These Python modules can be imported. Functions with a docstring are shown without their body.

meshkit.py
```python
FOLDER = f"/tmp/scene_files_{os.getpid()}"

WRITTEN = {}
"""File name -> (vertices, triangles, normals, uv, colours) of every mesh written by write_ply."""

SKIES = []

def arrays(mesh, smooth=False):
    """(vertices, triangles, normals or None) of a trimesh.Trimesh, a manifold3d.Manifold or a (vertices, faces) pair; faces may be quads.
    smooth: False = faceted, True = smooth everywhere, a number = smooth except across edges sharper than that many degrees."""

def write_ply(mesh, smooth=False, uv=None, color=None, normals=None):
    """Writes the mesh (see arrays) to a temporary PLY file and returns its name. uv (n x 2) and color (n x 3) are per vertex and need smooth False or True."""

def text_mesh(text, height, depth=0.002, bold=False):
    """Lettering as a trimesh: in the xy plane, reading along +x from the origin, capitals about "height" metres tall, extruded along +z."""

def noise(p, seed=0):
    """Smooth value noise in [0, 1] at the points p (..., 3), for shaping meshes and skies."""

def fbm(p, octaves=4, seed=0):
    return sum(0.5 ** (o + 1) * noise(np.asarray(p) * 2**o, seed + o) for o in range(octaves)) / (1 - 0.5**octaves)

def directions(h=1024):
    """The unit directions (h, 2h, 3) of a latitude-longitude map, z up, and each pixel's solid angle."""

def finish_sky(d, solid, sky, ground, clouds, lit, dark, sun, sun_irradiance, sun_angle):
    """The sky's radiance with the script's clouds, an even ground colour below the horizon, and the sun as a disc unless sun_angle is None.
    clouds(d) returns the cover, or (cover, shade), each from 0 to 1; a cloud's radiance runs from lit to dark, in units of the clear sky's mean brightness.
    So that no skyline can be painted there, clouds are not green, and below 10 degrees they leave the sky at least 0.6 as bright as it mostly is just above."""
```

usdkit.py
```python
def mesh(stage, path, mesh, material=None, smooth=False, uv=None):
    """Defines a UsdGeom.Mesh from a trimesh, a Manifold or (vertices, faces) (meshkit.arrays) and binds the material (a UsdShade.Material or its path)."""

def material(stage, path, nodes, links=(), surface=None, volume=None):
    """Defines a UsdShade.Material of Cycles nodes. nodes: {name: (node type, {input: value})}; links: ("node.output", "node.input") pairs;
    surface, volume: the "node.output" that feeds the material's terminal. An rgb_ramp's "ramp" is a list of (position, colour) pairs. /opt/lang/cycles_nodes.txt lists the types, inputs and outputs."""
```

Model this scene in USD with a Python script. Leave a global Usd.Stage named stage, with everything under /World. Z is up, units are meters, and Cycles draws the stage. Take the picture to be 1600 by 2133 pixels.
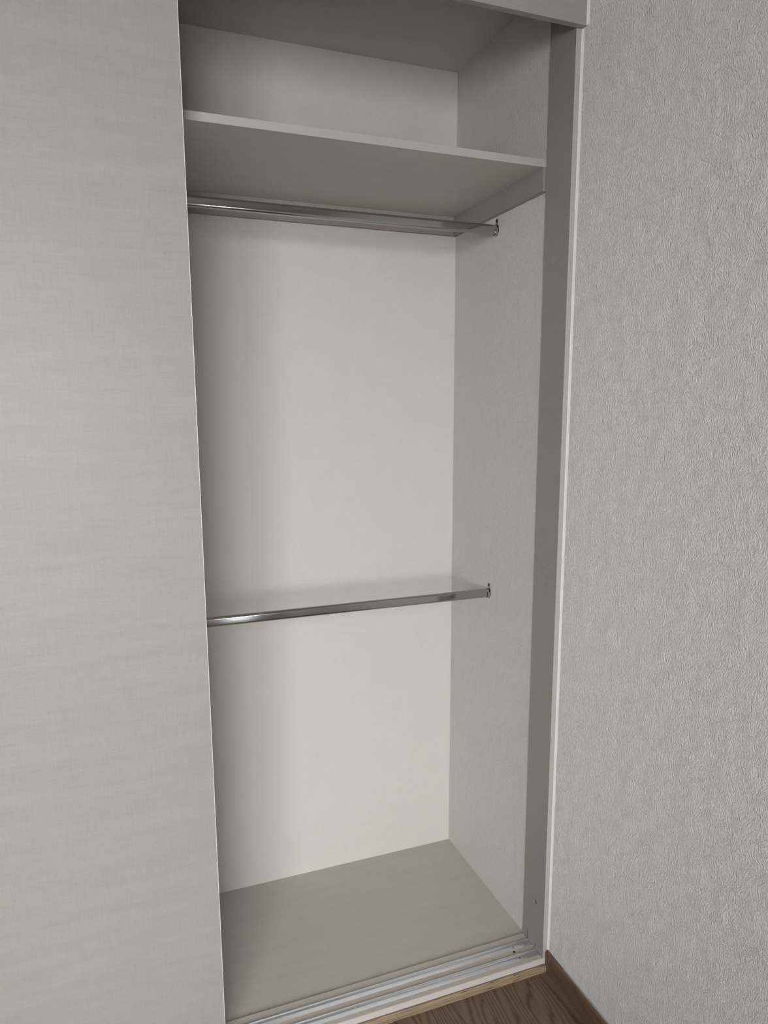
import math, random
import numpy as np, trimesh, usdkit
import manifold3d as m3
from shapely.geometry import Polygon
from pxr import Usd, UsdGeom, UsdLux, UsdShade, Gf, Sdf

stage = Usd.Stage.CreateInMemory()
UsdGeom.SetStageUpAxis(stage, UsdGeom.Tokens.z)
UsdGeom.SetStageMetersPerUnit(stage, 1.0)
UsdGeom.Xform.Define(stage, '/World')
UsdGeom.Scope.Define(stage, '/World/Looks')
random.seed(7)

# ------------------------------------------------------------------ camera
CX, CY, CZ = -1.0471, -1.5077, 1.5193
YAW, PIT, ROL = 0.36347, -0.16630, -0.0044
FPX, PPX, PPY = 1493.32, 797.23, 1102.49          # solved from the photo's edges (1600 x 2133)
cy, sy, cp, sp = math.cos(YAW), math.sin(YAW), math.cos(PIT), math.sin(PIT)
fw = np.array([sy * cp, cy * cp, sp]); rt = np.array([cy, -sy, 0.0]); up = np.cross(rt, fw)
cr, sr = math.cos(ROL), math.sin(ROL)
rt, up = cr * rt + sr * up, -sr * rt + cr * up
cam = UsdGeom.Camera.Define(stage, '/World/Camera')
M = Gf.Matrix4d(*[float(v) for row in ([*rt, 0], [*up, 0], [*(-fw), 0], [CX, CY, CZ, 1]) for v in row])
cam.AddTransformOp().Set(M)
HAP = 36.0
cam.CreateHorizontalApertureAttr(HAP)
cam.CreateVerticalApertureAttr(HAP * 2133 / 1600)
cam.CreateFocalLengthAttr(FPX / 1600 * HAP)
cam.CreateHorizontalApertureOffsetAttr((800 - PPX) / 1600 * HAP)
cam.CreateVerticalApertureOffsetAttr((PPY - 1066.5) / 1600 * HAP)
cam.CreateClippingRangeAttr(Gf.Vec2f(0.01, 100))
cam.GetPrim().CreateAttribute('exposure', Sdf.ValueTypeNames.Float).Set(0.0)

# ------------------------------------------------------------------ light: an overcast sky outside, daylight through the balcony window
WY = -2.75                                             # the wall behind the camera: a wide window and a narrow tall one beside it
WINDOWS = [(-2.55, -1.16, 0.55, 2.26), (-0.36, -0.15, 0.0, 1.75)]
dome = UsdLux.DomeLight.Define(stage, '/World/Sky')
dome.CreateIntensityAttr(1.0)
dome.CreateColorAttr(Gf.Vec3f(0.93, 0.97, 1.0))
day = UsdLux.RectLight.Define(stage, '/World/Daylight')
day.CreateWidthAttr(5.2)                              # the patch of bright sky that the window looks out on
day.CreateHeightAttr(4.0)
day.CreateIntensityAttr(16.8)
day.CreateColorAttr(Gf.Vec3f(1.0, 0.978, 0.95))
day.AddTranslateOp().Set(Gf.Vec3d(-2.1, -4.6, 2.75))
day.AddRotateXOp().Set(74.0)

# ------------------------------------------------------------------ dimensions (metres; z = 0 is the top of the sill)
XI = 0.0083          # inner right wall of the closet
YB = 0.6135          # its back wall
DJ = 0.105           # depth of jamb and sill
ZFL = -0.0063        # closet floor
ZC = 2.517           # ceiling
ZH = 2.3646          # underside of the header board
HT = 0.0169          # header thickness
XW = 0.0165          # right wall of the room
ZR = -0.038          # room floor
XL = -1.76           # left end of the closet
RX0, RY0 = -3.1, WY  # room's left wall and window wall

CREASE = [(-0.0656, 0.0600), (-0.0700, 0.0538), (-0.0751, 0.0486), (-0.0815, 0.0460), (-0.0885, 0.0447)]

# ------------------------------------------------------------------ materials
LOOK = '/World/Looks/'

def material(name, nodes, links, surface):
    return usdkit.material(stage, LOOK + name, nodes, links, surface=surface)

def plain(name, color, rough=0.5, metallic=0.0, spec=0.5):
    return material(name, {'p': ('principled_bsdf', {'base_color': color, 'roughness': rough, 'metallic': metallic, 'specular_ior_level': spec})}, [], 'p.BSDF')

def wallpaper(name, color, bump=1.0, rough=0.85):
    """embossed paper: dense short wandering ridges, most of them upright, with a few long fibres"""
    nodes = {
        'g': ('geometry', {}),
        'w1': ('noise_texture', {'scale': 22.0, 'detail': 1.0}),
        'ws': ('vector_math', {'math_type': 'multiply_add', 'vector2': (0.036, 0.036, 0.036), 'vector3': (0, 0, 0)}),
        'm1': ('mapping', {'mapping_type': 'point', 'scale': (400.0, 400.0, 170.0)}),
        'n1': ('noise_texture', {'scale': 1.0, 'detail': 1.5, 'roughness': 0.6}),
        'm2': ('mapping', {'mapping_type': 'point', 'rotation': (0.7, 0.5, 0.0), 'scale': (170.0, 170.0, 26.0)}),
        'n2': ('noise_texture', {'scale': 1.0, 'detail': 0.0}),
        'r2': ('rgb_ramp', {'ramp': [(0.0, (0, 0, 0)), (0.475, (0, 0, 0)), (0.5, (1, 1, 1)), (0.525, (0, 0, 0)), (1.0, (0, 0, 0))]}),
        'mul': ('math', {'math_type': 'multiply_add', 'value2': 0.16}),
        'b': ('bump', {'strength': 1.0, 'distance': 0.0027 * bump, 'filter_width': 0.1}),
        'p': ('principled_bsdf', {'base_color': color, 'roughness': rough, 'specular_ior_level': 0.3}),
    }
    links = [('g.position', 'w1.vector'), ('w1.color', 'ws.vector1'), ('g.position', 'ws.vector3'),
             ('ws.vector', 'm1.vector'), ('m1.vector', 'n1.vector'), ('ws.vector', 'm2.vector'), ('m2.vector', 'n2.vector'), ('n2.fac', 'r2.fac'),
             ('r2.color', 'mul.value1'), ('n1.fac', 'mul.value3'), ('mul.value', 'b.height'), ('b.normal', 'p.normal')]
    return material(name, nodes, links, 'p.BSDF')

def linen(name, color, dark, rough=0.5, contrast=1.0, spec=0.4):
    """printed linen laminate: crossing warp and weft streaks between two tones"""
    nodes = {'g': ('geometry', {}),
             'a': ('mapping', {'mapping_type': 'point', 'scale': (26.0, 620.0, 620.0)}),
             'b': ('mapping', {'mapping_type': 'point', 'scale': (620.0, 620.0, 30.0)}),
             'c': ('mapping', {'mapping_type': 'point', 'scale': (620.0, 26.0, 620.0)}),
             'na': ('noise_texture', {'scale': 1.0, 'detail': 1.5}),
             'nb': ('noise_texture', {'scale': 1.0, 'detail': 1.5}),
             'nc': ('noise_texture', {'scale': 1.0, 'detail': 1.5}),
             'big': ('mapping', {'mapping_type': 'point', 'scale': (4.0, 40.0, 40.0)}),
             'nbig': ('noise_texture', {'scale': 1.0, 'detail': 3.0}),
             's1': ('math', {'math_type': 'add'}), 's2': ('math', {'math_type': 'add'}), 's3': ('math', {'math_type': 'add'}),
             'r': ('map_range', {'from_min': 2.0 - 0.75 / contrast, 'from_max': 2.0 + 0.75 / contrast, 'to_min': 0.0, 'to_max': 1.0, 'clamp': True}),
             'mix': ('mix_color', {'a': dark, 'b': color}),
             'p': ('principled_bsdf', {'roughness': rough, 'specular_ior_level': spec})}
    links = [('g.position', k + '.vector') for k in 'abc'] + [('g.position', 'big.vector')]
    links += [('a.vector', 'na.vector'), ('b.vector', 'nb.vector'), ('c.vector', 'nc.vector'), ('big.vector', 'nbig.vector'),
              ('na.fac', 's1.value1'), ('nb.fac', 's1.value2'), ('s1.value', 's2.value1'), ('nc.fac', 's2.value2'),
              ('s2.value', 's3.value1'), ('nbig.fac', 's3.value2'), ('s3.value', 'r.value'), ('r.result', 'mix.fac'),
              ('mix.result', 'p.base_color')]
    return material(name, nodes, links, 'p.BSDF')

def wood(name, light, mid, dark, axis='y', rough=0.45, shift=(0, 0, 0), lines=52.0, sway=4.2, fine=900.0, long_=1.3, wide=9.0):
    """grain along one axis: growth lines that sway and close into cathedrals, with fine pores between them"""
    sc = {'y': (wide, long_, wide), 'x': (long_, wide, wide)}[axis]
    fs = {'y': (fine, 16.0, fine), 'x': (16.0, fine, fine)}[axis]
    ls = {'y': (lines, 0.0, lines), 'x': (0.0, lines, lines)}[axis]
    nodes = {'g': ('geometry', {}),
             'm': ('mapping', {'mapping_type': 'point', 'location': shift, 'scale': sc}),
             'n': ('noise_texture', {'scale': 1.0, 'detail': 1.0, 'roughness': 0.4}),
             'd': ('vector_math', {'math_type': 'dot_product', 'vector2': ls}),
             'k': ('math', {'math_type': 'multiply_add', 'value2': sway * 4}),
             'f': ('math', {'math_type': 'fraction'}),
             'm3': ('mapping', {'mapping_type': 'point', 'location': shift, 'scale': tuple(7 * v for v in sc)}),
             'n3': ('noise_texture', {'scale': 1.0, 'detail': 2.0}),
             'k3': ('math', {'math_type': 'multiply_add', 'value2': 0.9}),
             'r1': ('rgb_ramp', {'ramp': [(0.0, dark), (0.10, mid), (0.45, light), (0.80, mid), (0.93, dark), (1.0, dark)]}),
             'mf': ('mapping', {'mapping_type': 'point', 'scale': fs}),
             'nf': ('noise_texture', {'scale': 1.0, 'detail': 2.0}),
             'rf': ('rgb_ramp', {'ramp': [(0.0, (0.5, 0.47, 0.45)), (0.42, (0.86, 0.85, 0.84)), (0.6, (1.05, 1.05, 1.05)), (1.0, (1.2, 1.2, 1.2))]}),
             'mx': ('mix_color', {'blend_type': 'multiply', 'fac': 0.85}),
             'p': ('principled_bsdf', {'roughness': rough, 'specular_ior_level': 0.4}),
             'b': ('bump', {'strength': 0.4, 'distance': 0.0003})}
    links = [('g.position', 'm.vector'), ('m.vector', 'n.vector'), ('n.fac', 'k.value1'), ('g.position', 'd.vector1'), ('d.value', 'k.value3'),
             ('g.position', 'm3.vector'), ('m3.vector', 'n3.vector'), ('n3.fac', 'k3.value1'), ('k.value', 'k3.value3'), ('k3.value', 'f.value1'),
             ('f.value', 'r1.fac'), ('g.position', 'mf.vector'), ('mf.vector', 'nf.vector'), ('nf.fac', 'rf.fac'),
             ('r1.color', 'mx.a'), ('rf.color', 'mx.b'), ('mx.result', 'p.base_color'), ('nf.fac', 'b.height'), ('b.normal', 'p.normal')]
    return material(name, nodes, links, 'p.BSDF')

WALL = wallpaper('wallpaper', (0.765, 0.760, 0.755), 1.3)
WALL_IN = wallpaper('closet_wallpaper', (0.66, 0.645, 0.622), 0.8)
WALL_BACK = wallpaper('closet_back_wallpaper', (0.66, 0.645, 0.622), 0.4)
PLAIN_WALL = plain('room_wallpaper_far', (0.70, 0.687, 0.672), 0.85)
CEIL = wallpaper('ceiling_paper', (0.60, 0.585, 0.56), 0.5)
LINEN_DOOR = linen('door_linen', (0.368, 0.353, 0.335), (0.292, 0.28, 0.264))
LINEN = linen('frame_linen', (0.325, 0.296, 0.275), (0.275, 0.250, 0.232))
LINEN_FLOOR = linen('floor_linen', (0.53, 0.495, 0.455), (0.43, 0.40, 0.365), contrast=1.1)
EDGE = linen('edge_band_linen', (0.62, 0.585, 0.575), (0.56, 0.525, 0.515))
TAPE = linen('front_tape_linen', (0.46, 0.43, 0.412), (0.40, 0.372, 0.355))
ALU = plain('anodised_aluminium', (0.80, 0.83, 0.885), 0.24, 1.0)
DOOR_TRIM = plain('door_edge_strip', (0.80, 0.79, 0.77), 0.3)
CHROME = plain('polished_chrome', (0.43, 0.43, 0.425), 0.11, 1.0)
STEEL = plain('screw_steel', (0.60, 0.60, 0.60), 0.25, 1.0)
DARK = plain('dark_hole', (0.012, 0.011, 0.010), 0.9)
CAULK = plain('white_sealant', (0.82, 0.81, 0.80), 0.55)
GREY_WORN = plain('worn_sealant', (0.30, 0.27, 0.25), 0.8)
SLOT = plain('cut_edge', (0.05, 0.045, 0.04), 0.9)
CAP = plain('screw_cap_plastic', (0.315, 0.287, 0.267), 0.4)
GLASS = material('window_glass', {'t': ('transparent_bsdf', {'color': (0.96, 0.97, 0.97)}), 'gl': ('glossy_bsdf', {'color': (1, 1, 1), 'roughness': 0.0}),
                                  'f': ('fresnel', {'IOR': 1.45}), 'm': ('mix_closure', {})},
                 [('f.fac', 'm.fac'), ('t.BSDF', 'm.closure1'), ('gl.BSDF', 'm.closure2')], 'm.closure')
WOODS = [wood(f'floor_oak_{k}', (0.185, 0.124, 0.084), (0.150, 0.098, 0.066), (0.090, 0.055, 0.036), 'y', 0.42, (0.37 * k, 0.53 * k, 0.2 * k)) for k in (1, 2, 3)]
SKIRT = wood('baseboard_oak', (0.155, 0.098, 0.063), (0.145, 0.091, 0.058), (0.115, 0.070, 0.044), 'y', 0.45, lines=40.0, sway=2.0)
RAMIN = wood('moulding_pine', (0.36, 0.275, 0.190), (0.30, 0.222, 0.148), (0.115, 0.078, 0.050), 'x', 0.5, lines=35.0, sway=5.5, wide=60.0)

# ------------------------------------------------------------------ helpers
used = {}

def numbered(parent, name):
    k = used.get((parent, name), 0); used[(parent, name)] = k + 1
    return name if k == 0 else f'{name}_{k:03d}'

def obj(name, mesh, mat, parent='/World', smooth=False, label=None):
    parent = str(parent.GetPath()) if hasattr(parent, 'GetPath') else parent
    p = usdkit.mesh(stage, parent + '/' + numbered(parent, name), mesh, mat, smooth=smooth).GetPrim()
    if label: p.SetCustomDataByKey('label', label)
    return p

def thing(name, label, cat, loc=(0, 0, 0), group=None):
    x = UsdGeom.Xform.Define(stage, '/World/' + numbered('/World', name))
    x.AddTranslateOp().Set(Gf.Vec3d(*loc))
    return tag(x.GetPrim(), label, cat, group)

def tag(p, label, cat, group=None):
    p.SetCustomDataByKey('label', label); p.SetCustomDataByKey('category', cat)
    if group: p.SetCustomDataByKey('group', group)
    return p

def struct(name, mesh, mat, smooth=False):
    p = obj(name, mesh, mat, smooth=smooth); p.SetCustomDataByKey('kind', 'structure'); return p

def box(x0, x1, y0, y1, z0, z1, r=0.0):
    if r <= 0:
        m = trimesh.creation.box((x1 - x0, y1 - y0, z1 - z0)); m.apply_translation(((x0 + x1) / 2, (y0 + y1) / 2, (z0 + z1) / 2)); return m
    pts = []
    for s in (0, 1):                                     # chamfered in two steps: reads as a small round
        for a, b, c in ((r, 0, 0.3 * r), (0.3 * r, 0.3 * r, 0), (0, r, 0.3 * r), (r, 0.3 * r, 0), (0.3 * r, 0, r), (0, 0.3 * r, r)):
            for X in (x0 + a, x1 - a):
                for Y in (y0 + b, y1 - b):
                    for Z in (z0 + c, z1 - c):
                        pts.append((X, Y, Z))
    return trimesh.convex.convex_hull(np.array(pts))

def ext_x(poly_yz, x0, x1):
    """a profile in (y, z) drawn out along x"""
    m = trimesh.creation.extrude_polygon(Polygon(poly_yz), x1 - x0, engine='earcut')
    v = m.vertices.copy(); m.vertices = np.c_[v[:, 2] + x0, v[:, 0], v[:, 1]]; m.fix_normals(); return m

def ext_y(poly_xz, y0, y1):
    m = trimesh.creation.extrude_polygon(Polygon(poly_xz), y1 - y0, engine='earcut')
    v = m.vertices.copy(); m.vertices = np.c_[v[:, 0], v[:, 2] + y0, v[:, 1]]; m.fix_normals(); return m

def ext_z(poly_xy, z0, z1):
    m = trimesh.creation.extrude_polygon(Polygon(poly_xy), z1 - z0, engine='earcut')
    m.apply_translation((0, 0, z0)); m.fix_normals(); return m

def cat(*ms): return trimesh.util.concatenate(list(ms))

def disc_x(x, y, z, r, t, n=28, r2=None):
    """a low round button on an x-facing surface, rising towards -x, with a softened rim"""
    prof = [(0, 0), (r, 0), (r, -t * 0.45), (r - 0.4 * t, -t * 0.85), (r - 0.9 * t, -t), (0, -t)]
    m = trimesh.creation.revolve(np.array([(a, -b) for a, b in prof]), sections=n)
    v = m.vertices.copy(); m.vertices = np.c_[x - v[:, 2], y + v[:, 0], z + v[:, 1]]; m.fix_normals(); return m

def disc_z(x, y, z, r, t, n=24):
    prof = [(0, 0), (r, 0), (r, t * 0.5), (r * 0.7, t), (0, t)]
    m = trimesh.creation.revolve(np.array(prof), sections=n); m.apply_translation((x, y, z)); m.fix_normals(); return m

# ------------------------------------------------------------------ the setting
T = 0.10
# plank floor of the room (boards run along y, staggered butt joints)
floor = UsdGeom.Xform.Define(stage, '/World/floor').GetPrim(); floor.SetCustomDataByKey('kind', 'structure')
PW, PL = 0.145, 0.9
seam0 = 0.0075 - 0.0665
k = 0
x1 = seam0 + PW
col = 0
while x1 > RX0:
    x0 = x1 - PW
    y1 = 0.0 - (0.0 if col % 2 == 0 else 0.0)
    first = True
    while y1 > RY0:
        ln = PL * ((0.46, 0.95, 0.7, 0.3)[col % 4] if first else 1.0)
        y0 = max(y1 - ln, RY0)
        obj('plank', box(max(x0, RX0) + 0.0003, min(x1, XW) - 0.0003, y0 + 0.0003, y1 - 0.0003, ZR - 0.012, ZR, 0.0008), WOODS[(col + k) % 3], floor)
        y1 = y0; first = False; k += 1
    x1 = x0; col += 1
obj('subfloor', box(RX0, XW, RY0, 0, ZR - 0.05, ZR - 0.0119), plain('subfloor_board', (0.05, 0.04, 0.03), 0.9), floor)

wr = struct('wall_right', box(XW, XW + T, RY0 - T, 0.0, ZR - 0.05, ZC), WALL)
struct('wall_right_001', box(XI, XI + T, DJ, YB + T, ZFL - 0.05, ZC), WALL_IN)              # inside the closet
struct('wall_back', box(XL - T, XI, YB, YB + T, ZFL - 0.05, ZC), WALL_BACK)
struct('wall_left_001', box(XL - T, XL, 0.0, YB, ZR - 0.05, ZC), PLAIN_WALL)
struct('ceiling_001', box(XL - T, XI + T, 0.0, YB + T, ZC, ZC + T), CEIL)
struct('ceiling', box(RX0 - T, XW + T, RY0 - T, 0.0, ZC, ZC + T), PLAIN_WALL)
struct('wall_left', box(RX0 - T, RX0, RY0, 0.0, ZR - 0.05, ZC), PLAIN_WALL)
struct('wall_back_001', box(RX0 - T, XL - T, 0.0, T, ZR - 0.05, ZC), PLAIN_WALL)                     # the rest of the closet side, left of the opening
(a0, a1, az0, az1), (b0, b1, bz0, bz1) = WINDOWS
wf = cat(box(RX0 - T, a0, WY - T, WY, ZR - 0.05, ZC), box(a1, b0, WY - T, WY, ZR - 0.05, ZC), box(b1, XW, WY - T, WY, ZR - 0.05, ZC),
         box(a0, a1, WY - T, WY, az1, ZC), box(a0, a1, WY - T, WY, ZR - 0.05, az0), box(b0, b1, WY - T, WY, bz1, ZC), box(b0, b1, WY - T, WY, ZR - 0.05, bz0))
struct('wall_front', wf, PLAIN_WALL)
WHITE = plain('window_frame_white', (0.62, 0.62, 0.60), 0.4)
for n, (x0, x1, z0, z1) in enumerate(WINDOWS, 1):
    win = UsdGeom.Xform.Define(stage, f'/World/window_{n}').GetPrim(); win.SetCustomDataByKey('kind', 'structure')
    fr = 0.035 if n == 1 else 0.02
    bars = [box(x0, x1, WY - 0.08, WY - 0.02, z0, z0 + fr), box(x0, x1, WY - 0.08, WY - 0.02, z1 - fr, z1),
            box(x0, x0 + fr, WY - 0.08, WY - 0.02, z0 + fr, z1 - fr), box(x1 - fr, x1, WY - 0.08, WY - 0.02, z0 + fr, z1 - fr)]
    mids = [(x0 + fr, x1 - fr)]
    if n == 1:
        xm = (x0 + x1) / 2
        bars.append(box(xm - fr, xm + fr, WY - 0.08, WY - 0.02, z0 + fr, z1 - fr)); mids = [(x0 + fr, xm - fr), (xm + fr, x1 - fr)]
    obj('window_frame', cat(*bars), WHITE, win)
    for a, b in mids:
        obj('pane', trimesh.Trimesh([(a, WY - 0.05, z0 + fr), (b, WY - 0.05, z0 + fr), (b, WY - 0.05, z1 - fr), (a, WY - 0.05, z1 - fr)], [(0, 1, 2), (0, 2, 3)], process=False), GLASS, win)

# a small raised crease in the paper low on the right wall
def bead(pts, r):
    return cat(*[trimesh.creation.icosphere(1, r).apply_translation(p) for p in pts] + [trimesh.creation.cylinder(r, segment=(a, b), sections=8) for a, b in zip(pts[:-1], pts[1:])])
obj('paper_crease', bead([(XW + 0.0004, y, z) for y, z in CREASE], 0.0009), WALL, wr)

# baseboard on the right wall: rounded top edge, face 9 mm proud
bx = XW - 0.009
prof = [(XW, ZR), (bx, ZR), (bx, 0.0150)] + [(bx + 0.0042 * (1 - math.cos(a)), 0.0150 + 0.0065 * math.sin(a)) for a in np.linspace(0.25, math.pi / 2, 7)] + [(XW, 0.0222)]
bb = struct('baseboard_right', ext_y(prof, RY0, -0.0004), SKIRT, smooth=35)
struct('baseboard_left', box(RX0, RX0 + 0.009, RY0, 0.0, ZR, 0.022, 0.002), SKIRT)
obj('sealant', ext_y([(XW, 0.0220), (XW - 0.0036, 0.0221), (XW - 0.0020, 0.0231), (XW, 0.0240)], -0.30, -0.075), GREY_WORN, bb)

# ------------------------------------------------------------------ closet floor, sill, tracks
cf = obj('closet_floor', box(XL, XI, DJ, YB, ZFL - 0.02, ZFL), LINEN_FLOOR)
tag(cf, 'flat taupe linen-patterned floor panel inside the empty closet', 'floor panel')

def rail_profile(y0):
    """an aluminium V rail let into the sill; y0 is its front edge, it is 22 mm deep with a raised lip along its back"""
    pts = [(0.0, 0.0008), (0.0025, 0.0003), (0.006, 0.0001), (0.0095, 0.0002), (0.0125, 0.0006), (0.0148, 0.0014), (0.0162, 0.0024), (0.0170, 0.0030),
           (0.0176, 0.0026), (0.0184, 0.0025), (0.0190, 0.0040), (0.0200, 0.0047), (0.0212, 0.0045), (0.0218, 0.0030), (0.022, 0.0)]
    return [(y0 + a, b) for a, b in pts] + [(y0 + 0.022, -0.0028), (y0, -0.0028)]

R1, R2 = 0.0555, 0.0135
# sill: two channels for the tracks are cut into its top
sp_ = [(0.0, -0.0178), (0.0, -0.0005), (0.0005, 0.0), (R2, 0.0), (R2, -0.0028), (R2 + 0.022, -0.0028), (R2 + 0.022, 0.0), (R1, 0.0), (R1, -0.0028),
       (R1 + 0.022, -0.0028), (R1 + 0.022, 0.0), (DJ - 0.0010, 0.0), (DJ, -0.0010), (DJ, -0.0178)]
sill = thing('closet_sill', 'taupe linen-patterned closet sill carrying the two metal door tracks', 'sill', (XL, 0, 0))
def at(m, t):                                          # world mesh -> a thing's own frame
    m = m.copy(); m.apply_translation((-t[0], -t[1], -t[2])); return m
obj('sill_board', at(ext_x(sp_, XL, 0.0), (XL, 0, 0)), LINEN_FLOOR, sill)
obj('edge_band', at(box(XL, bx + 0.0004, -0.0008, -0.0001, -0.0178, -0.0003), (XL, 0, 0)), EDGE, sill, label='pale front edge strip')
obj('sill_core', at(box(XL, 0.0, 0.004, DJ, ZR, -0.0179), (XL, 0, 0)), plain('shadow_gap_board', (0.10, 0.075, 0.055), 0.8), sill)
obj('drill_hole', at(disc_z(-0.0621, 0.0489, 0.0, 0.0036, 0.0003), (XL, 0, 0)), DARK, sill, label='small dark hole drilled between the tracks')

GT = 'metal sliding-door tracks on the sill'
for y0, sx, sy_, lab in ((R1, -0.0560, 0.0643, 'aluminium door track on the inner side of the sill, next to the closet floor'),
                         (R2, -0.0600, 0.0230, 'aluminium door track on the outer side of the sill, next to the pale edge strip')):
    t = thing('door_track', lab, 'door track', (XL, y0, 0), GT)
    obj('track_rail', at(ext_x(rail_profile(y0), XL + 0.001, -0.0015), (XL, y0, 0)), ALU, t, smooth=32)
    s = obj('screw', at(disc_z(sx, sy_, 0.0002, 0.0034, 0.0011), (XL, y0, 0)), STEEL, t)
    obj('slot', at(cat(box(sx - 0.0022, sx + 0.0022, sy_ - 0.0005, sy_ + 0.0005, 0.0009, 0.00145), box(sx - 0.0005, sx + 0.0005, sy_ - 0.0022, sy_ + 0.0022, 0.0009, 0.00145)), (XL, y0, 0)), DARK, s)

# quarter-round moulding between sill and plank floor
q = [(0.004, ZR), (-0.0098, ZR)] + [(-0.0098 + 0.0006, ZR + 0.004)]
q += [(-0.0092, ZR + 0.0060), (-0.0086, ZR + 0.0064), (-0.0086, ZR + 0.0075), (-0.0082, ZR + 0.0120), (-0.0072, ZR + 0.0128), (-0.0070, ZR + 0.0140), (-0.0052, ZR + 0.0172), (-0.0030, ZR + 0.0186), (0.004, ZR + 0.0190)]
p = struct('trim_1', ext_x(q, XL, bx - 0.0002), RAMIN, smooth=25)

# ------------------------------------------------------------------ frame: right jamb, header, sealant
jamb = thing('closet_jamb', 'tall taupe linen-patterned door jamb on the right side of the closet opening', 'door jamb', (0, 0, 0))
obj('jamb_front', box(0.0, XW - 0.0002, 0.0, 0.0009, -0.0178, ZC, 0.0003), TAPE, jamb, label='paler front edge of the jamb')
obj('jamb_board', box(0.0, XW - 0.0002, 0.0008, DJ, -0.0178, ZC, 0.0006), LINEN, jamb)
for (y, z) in ((0.0612, 1.8753), (0.0534, 1.0831)):
    obj('screw_cap', disc_x(0.0, y, z, 0.0070, 0.0011), CAP, jamb)
c3 = disc_x(0.0, 0.0, 0.0, 0.0070, 0.0010)
c3.apply_transform(trimesh.transformations.rotation_matrix(0.16, (0, 0.35, 1))); c3.apply_translation((0.0002, 0.0475, 0.1425))
cap3 = obj('screw_cap', c3, CAP, jamb, label='loose screw cap near the sill, standing off its dark hole')
obj('cap_hole', disc_x(0.0, 0.0460, 0.1440, 0.0068, 0.0002), DARK, cap3)
for (y, z, h) in ((0.0790, 0.018, 0.030), (0.0360, 0.013, 0.012)):
    obj('saw_cut', box(-0.0002, 0.0004, y - 0.0008, y + 0.0008, z - h / 2, z + h / 2), SLOT, jamb)
obj('nail_hole', disc_x(0.0, 0.045, 1.066, 0.0013, 0.0002, 12), SLOT, jamb)
obj('nail_hole', disc_x(0.0, 0.041, 1.118, 0.0011, 0.0002, 12), SLOT, jamb)

hd = obj('header_board', box(RX0 + 0.002, XW - 0.0003, -HT, 0.0, ZH, ZC, 0.0008), LINEN_DOOR)
tag(hd, 'grey linen-patterned header board across the top of the closet opening', 'header board')

cz0, cz1 = 0.0245, ZH
fil = lambda y: [(XW - 0.0030, y), (XW + 0.0002, y), (XW + 0.0002, y - 0.0075), (XW - 0.0010, y - 0.0050), (XW - 0.0018, y - 0.0022)]
ca = thing('sealant_bead', 'thin white sealant bead down the corner of jamb, header and right wall', 'sealant', (XW, 0, 0))
obj('lower_bead', at(ext_z(fil(-0.0001), cz0, cz1), (XW, 0, 0)), CAULK, ca)
obj('upper_bead', at(ext_z(fil(-HT - 0.0001), ZH + 0.001, ZC), (XW, 0, 0)), CAULK, ca)

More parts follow.
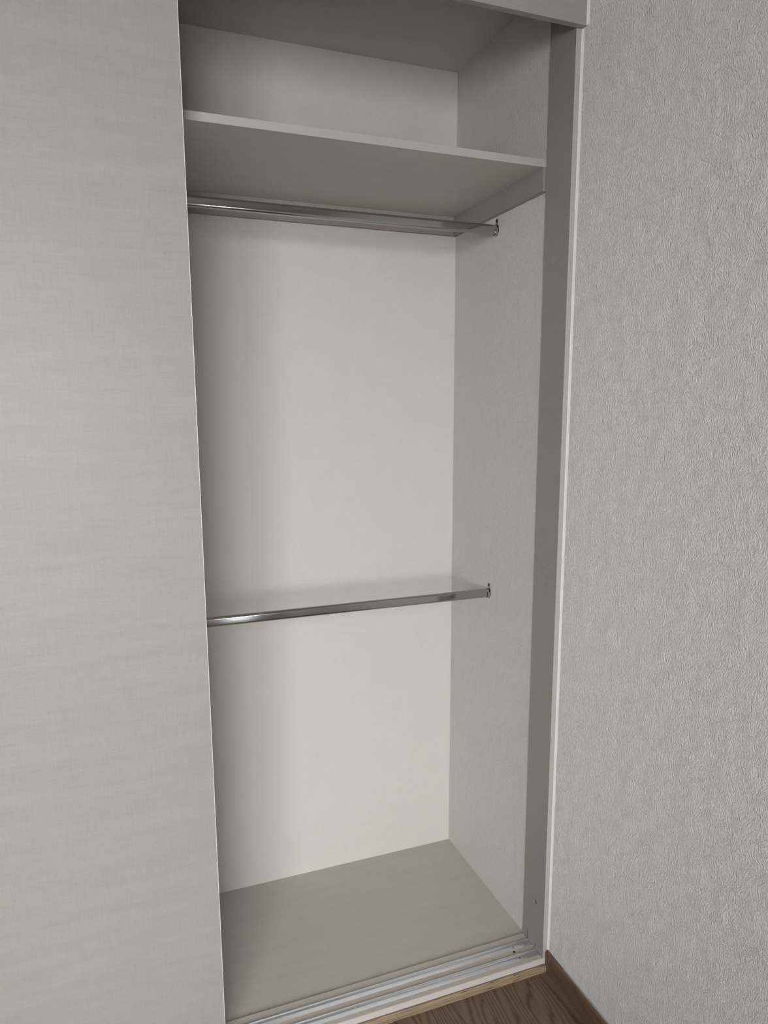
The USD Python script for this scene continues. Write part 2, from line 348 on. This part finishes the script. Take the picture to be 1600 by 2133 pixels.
# ------------------------------------------------------------------ sliding doors
def door(xr, y0, y1, label, grp):
    t = thing('sliding_door', label, 'door', (xr, y0, 0.006), grp)
    o = (xr, y0, 0.006)
    w = 0.90
    obj('door_panel', at(box(xr - w, xr - 0.0012, y0, y1, 0.006, ZC - 0.03, 0.0006), o), LINEN_DOOR, t)
    obj('edge_strip', at(box(xr - 0.0012, xr, y0 - 0.0002, y1, 0.0062, ZC - 0.031, 0.0004), o), DOOR_TRIM, t, label='bright narrow edge strip')
    return t
door(-0.8728, 0.0200, 0.0480, 'large pale grey linen-patterned sliding door filling the left of the photo', None)
door(-0.8690, 0.0600, 0.0880, 'second grey sliding door stacked behind the front one', None)

# ------------------------------------------------------------------ shelf, battens, rods
ZS, TS, YF = 2.1202, 0.0178, 0.1075
shelf = thing('closet_shelf', 'taupe linen-patterned shelf across the top of the closet', 'shelf', (XL, YF, ZS - TS))
o = (XL, YF, ZS - TS)
obj('shelf_board', at(box(XL, XI, YF + 0.0008, YB, ZS - TS, ZS), o), LINEN_FLOOR, shelf)
obj('front_edge', at(box(XL, XI, YF, YF + 0.0008, ZS - TS, ZS), o), TAPE, shelf, label='pale front edge of the shelf')
ZB0, ZB1, BT = 2.0473, ZS - TS, 0.0143
b1 = obj('shelf_batten', box(XL, XI - 0.0001, YB - 0.0107, YB, ZB0, ZB1, 0.0007), LINEN)
tag(b1, 'long batten under the back of the shelf, behind the upper rod', 'batten')
bt = thing('shelf_batten', 'short batten running front to back under the right end of the shelf, beside the jamb', 'batten', (XI, YB, ZB0))
obj('batten_board', at(box(XI - BT, XI, DJ + 0.0035, YB - 0.0109, ZB0, ZB1, 0.0007), (XI, YB, ZB0)), LINEN, bt)
obj('screw_head', at(disc_x(XI - BT, 0.205, 2.083, 0.0042, 0.0007, 20), (XI, YB, ZB0)), CAP, bt)

def oval(w, h, n=14):
    r = w / 2
    a = np.linspace(0, math.pi, n)
    return [(r * math.cos(t), h / 2 - r + r * math.sin(t)) for t in a] + [(-r * math.cos(t), -(h / 2 - r) - r * math.sin(t)) for t in a]

def socket_cup():
    """U-shaped cup around the lower half of the rod, on a keyhole plate with a screw ear above; local frame: wall at x = 0, rod along -x"""
    plate = Polygon(oval(0.0195, 0.0335)).union(Polygon([(0.0058 * math.cos(a), 0.0235 + 0.0070 * math.sin(a)) for a in np.linspace(0, 2 * math.pi, 24)]))
    plate = plate.union(Polygon([(-0.0058, 0.0), (0.0058, 0.0), (0.0058, 0.0235), (-0.0058, 0.0235)])).buffer(0.001).buffer(-0.001)
    pm = trimesh.creation.extrude_polygon(plate, 0.0016, engine='earcut')
    outer, inner = Polygon(oval(0.0195, 0.0320)), Polygon(oval(0.0158, 0.0284))
    low = Polygon([(-0.02, -0.03), (0.02, -0.03), (0.02, 0.0035), (-0.02, 0.0035)])
    cm = trimesh.creation.extrude_polygon(outer.difference(inner).intersection(low), 0.0095, engine='earcut')
    m = cat(pm, cm); v = m.vertices.copy(); m.vertices = np.c_[-v[:, 2], v[:, 0], v[:, 1]]; m.fix_normals(); return m

def rod(z, yv, label):
    t = thing('hanging_rod', label, 'closet rod', (XI, yv, z), 'closet hanging rods')
    prof = [(a, b) for a, b in oval(0.015, 0.0272, 18)]
    tube = trimesh.creation.extrude_polygon(Polygon(prof), XI - XL - 0.006, engine='earcut')
    v = tube.vertices.copy(); tube.vertices = np.c_[-v[:, 2] - 0.0035, v[:, 0], v[:, 1]]; tube.fix_normals()
    obj('rod_tube', tube, CHROME, t, smooth=30)
    for side in (0, 1):
        m = socket_cup()
        if side: m.vertices = m.vertices * np.array([-1, -1, 1]) + np.array([XL - XI, 0, 0])
        s = obj('socket', m, CHROME, t, smooth=30)
        if not side:
            sc = disc_x(-0.0016, 0, 0.0240, 0.0036, 0.0016, 18)
            obj('screw', sc, plain('dark_screw', (0.05, 0.045, 0.045), 0.35, 1.0) if not used.get(('dk', z)) else None, s)
    return t
rod(2.0112, 0.3560, 'upper chrome oval hanging rod just below the shelf')
rod(0.9668, 0.3590, 'lower chrome oval hanging rod crossing the middle of the closet')
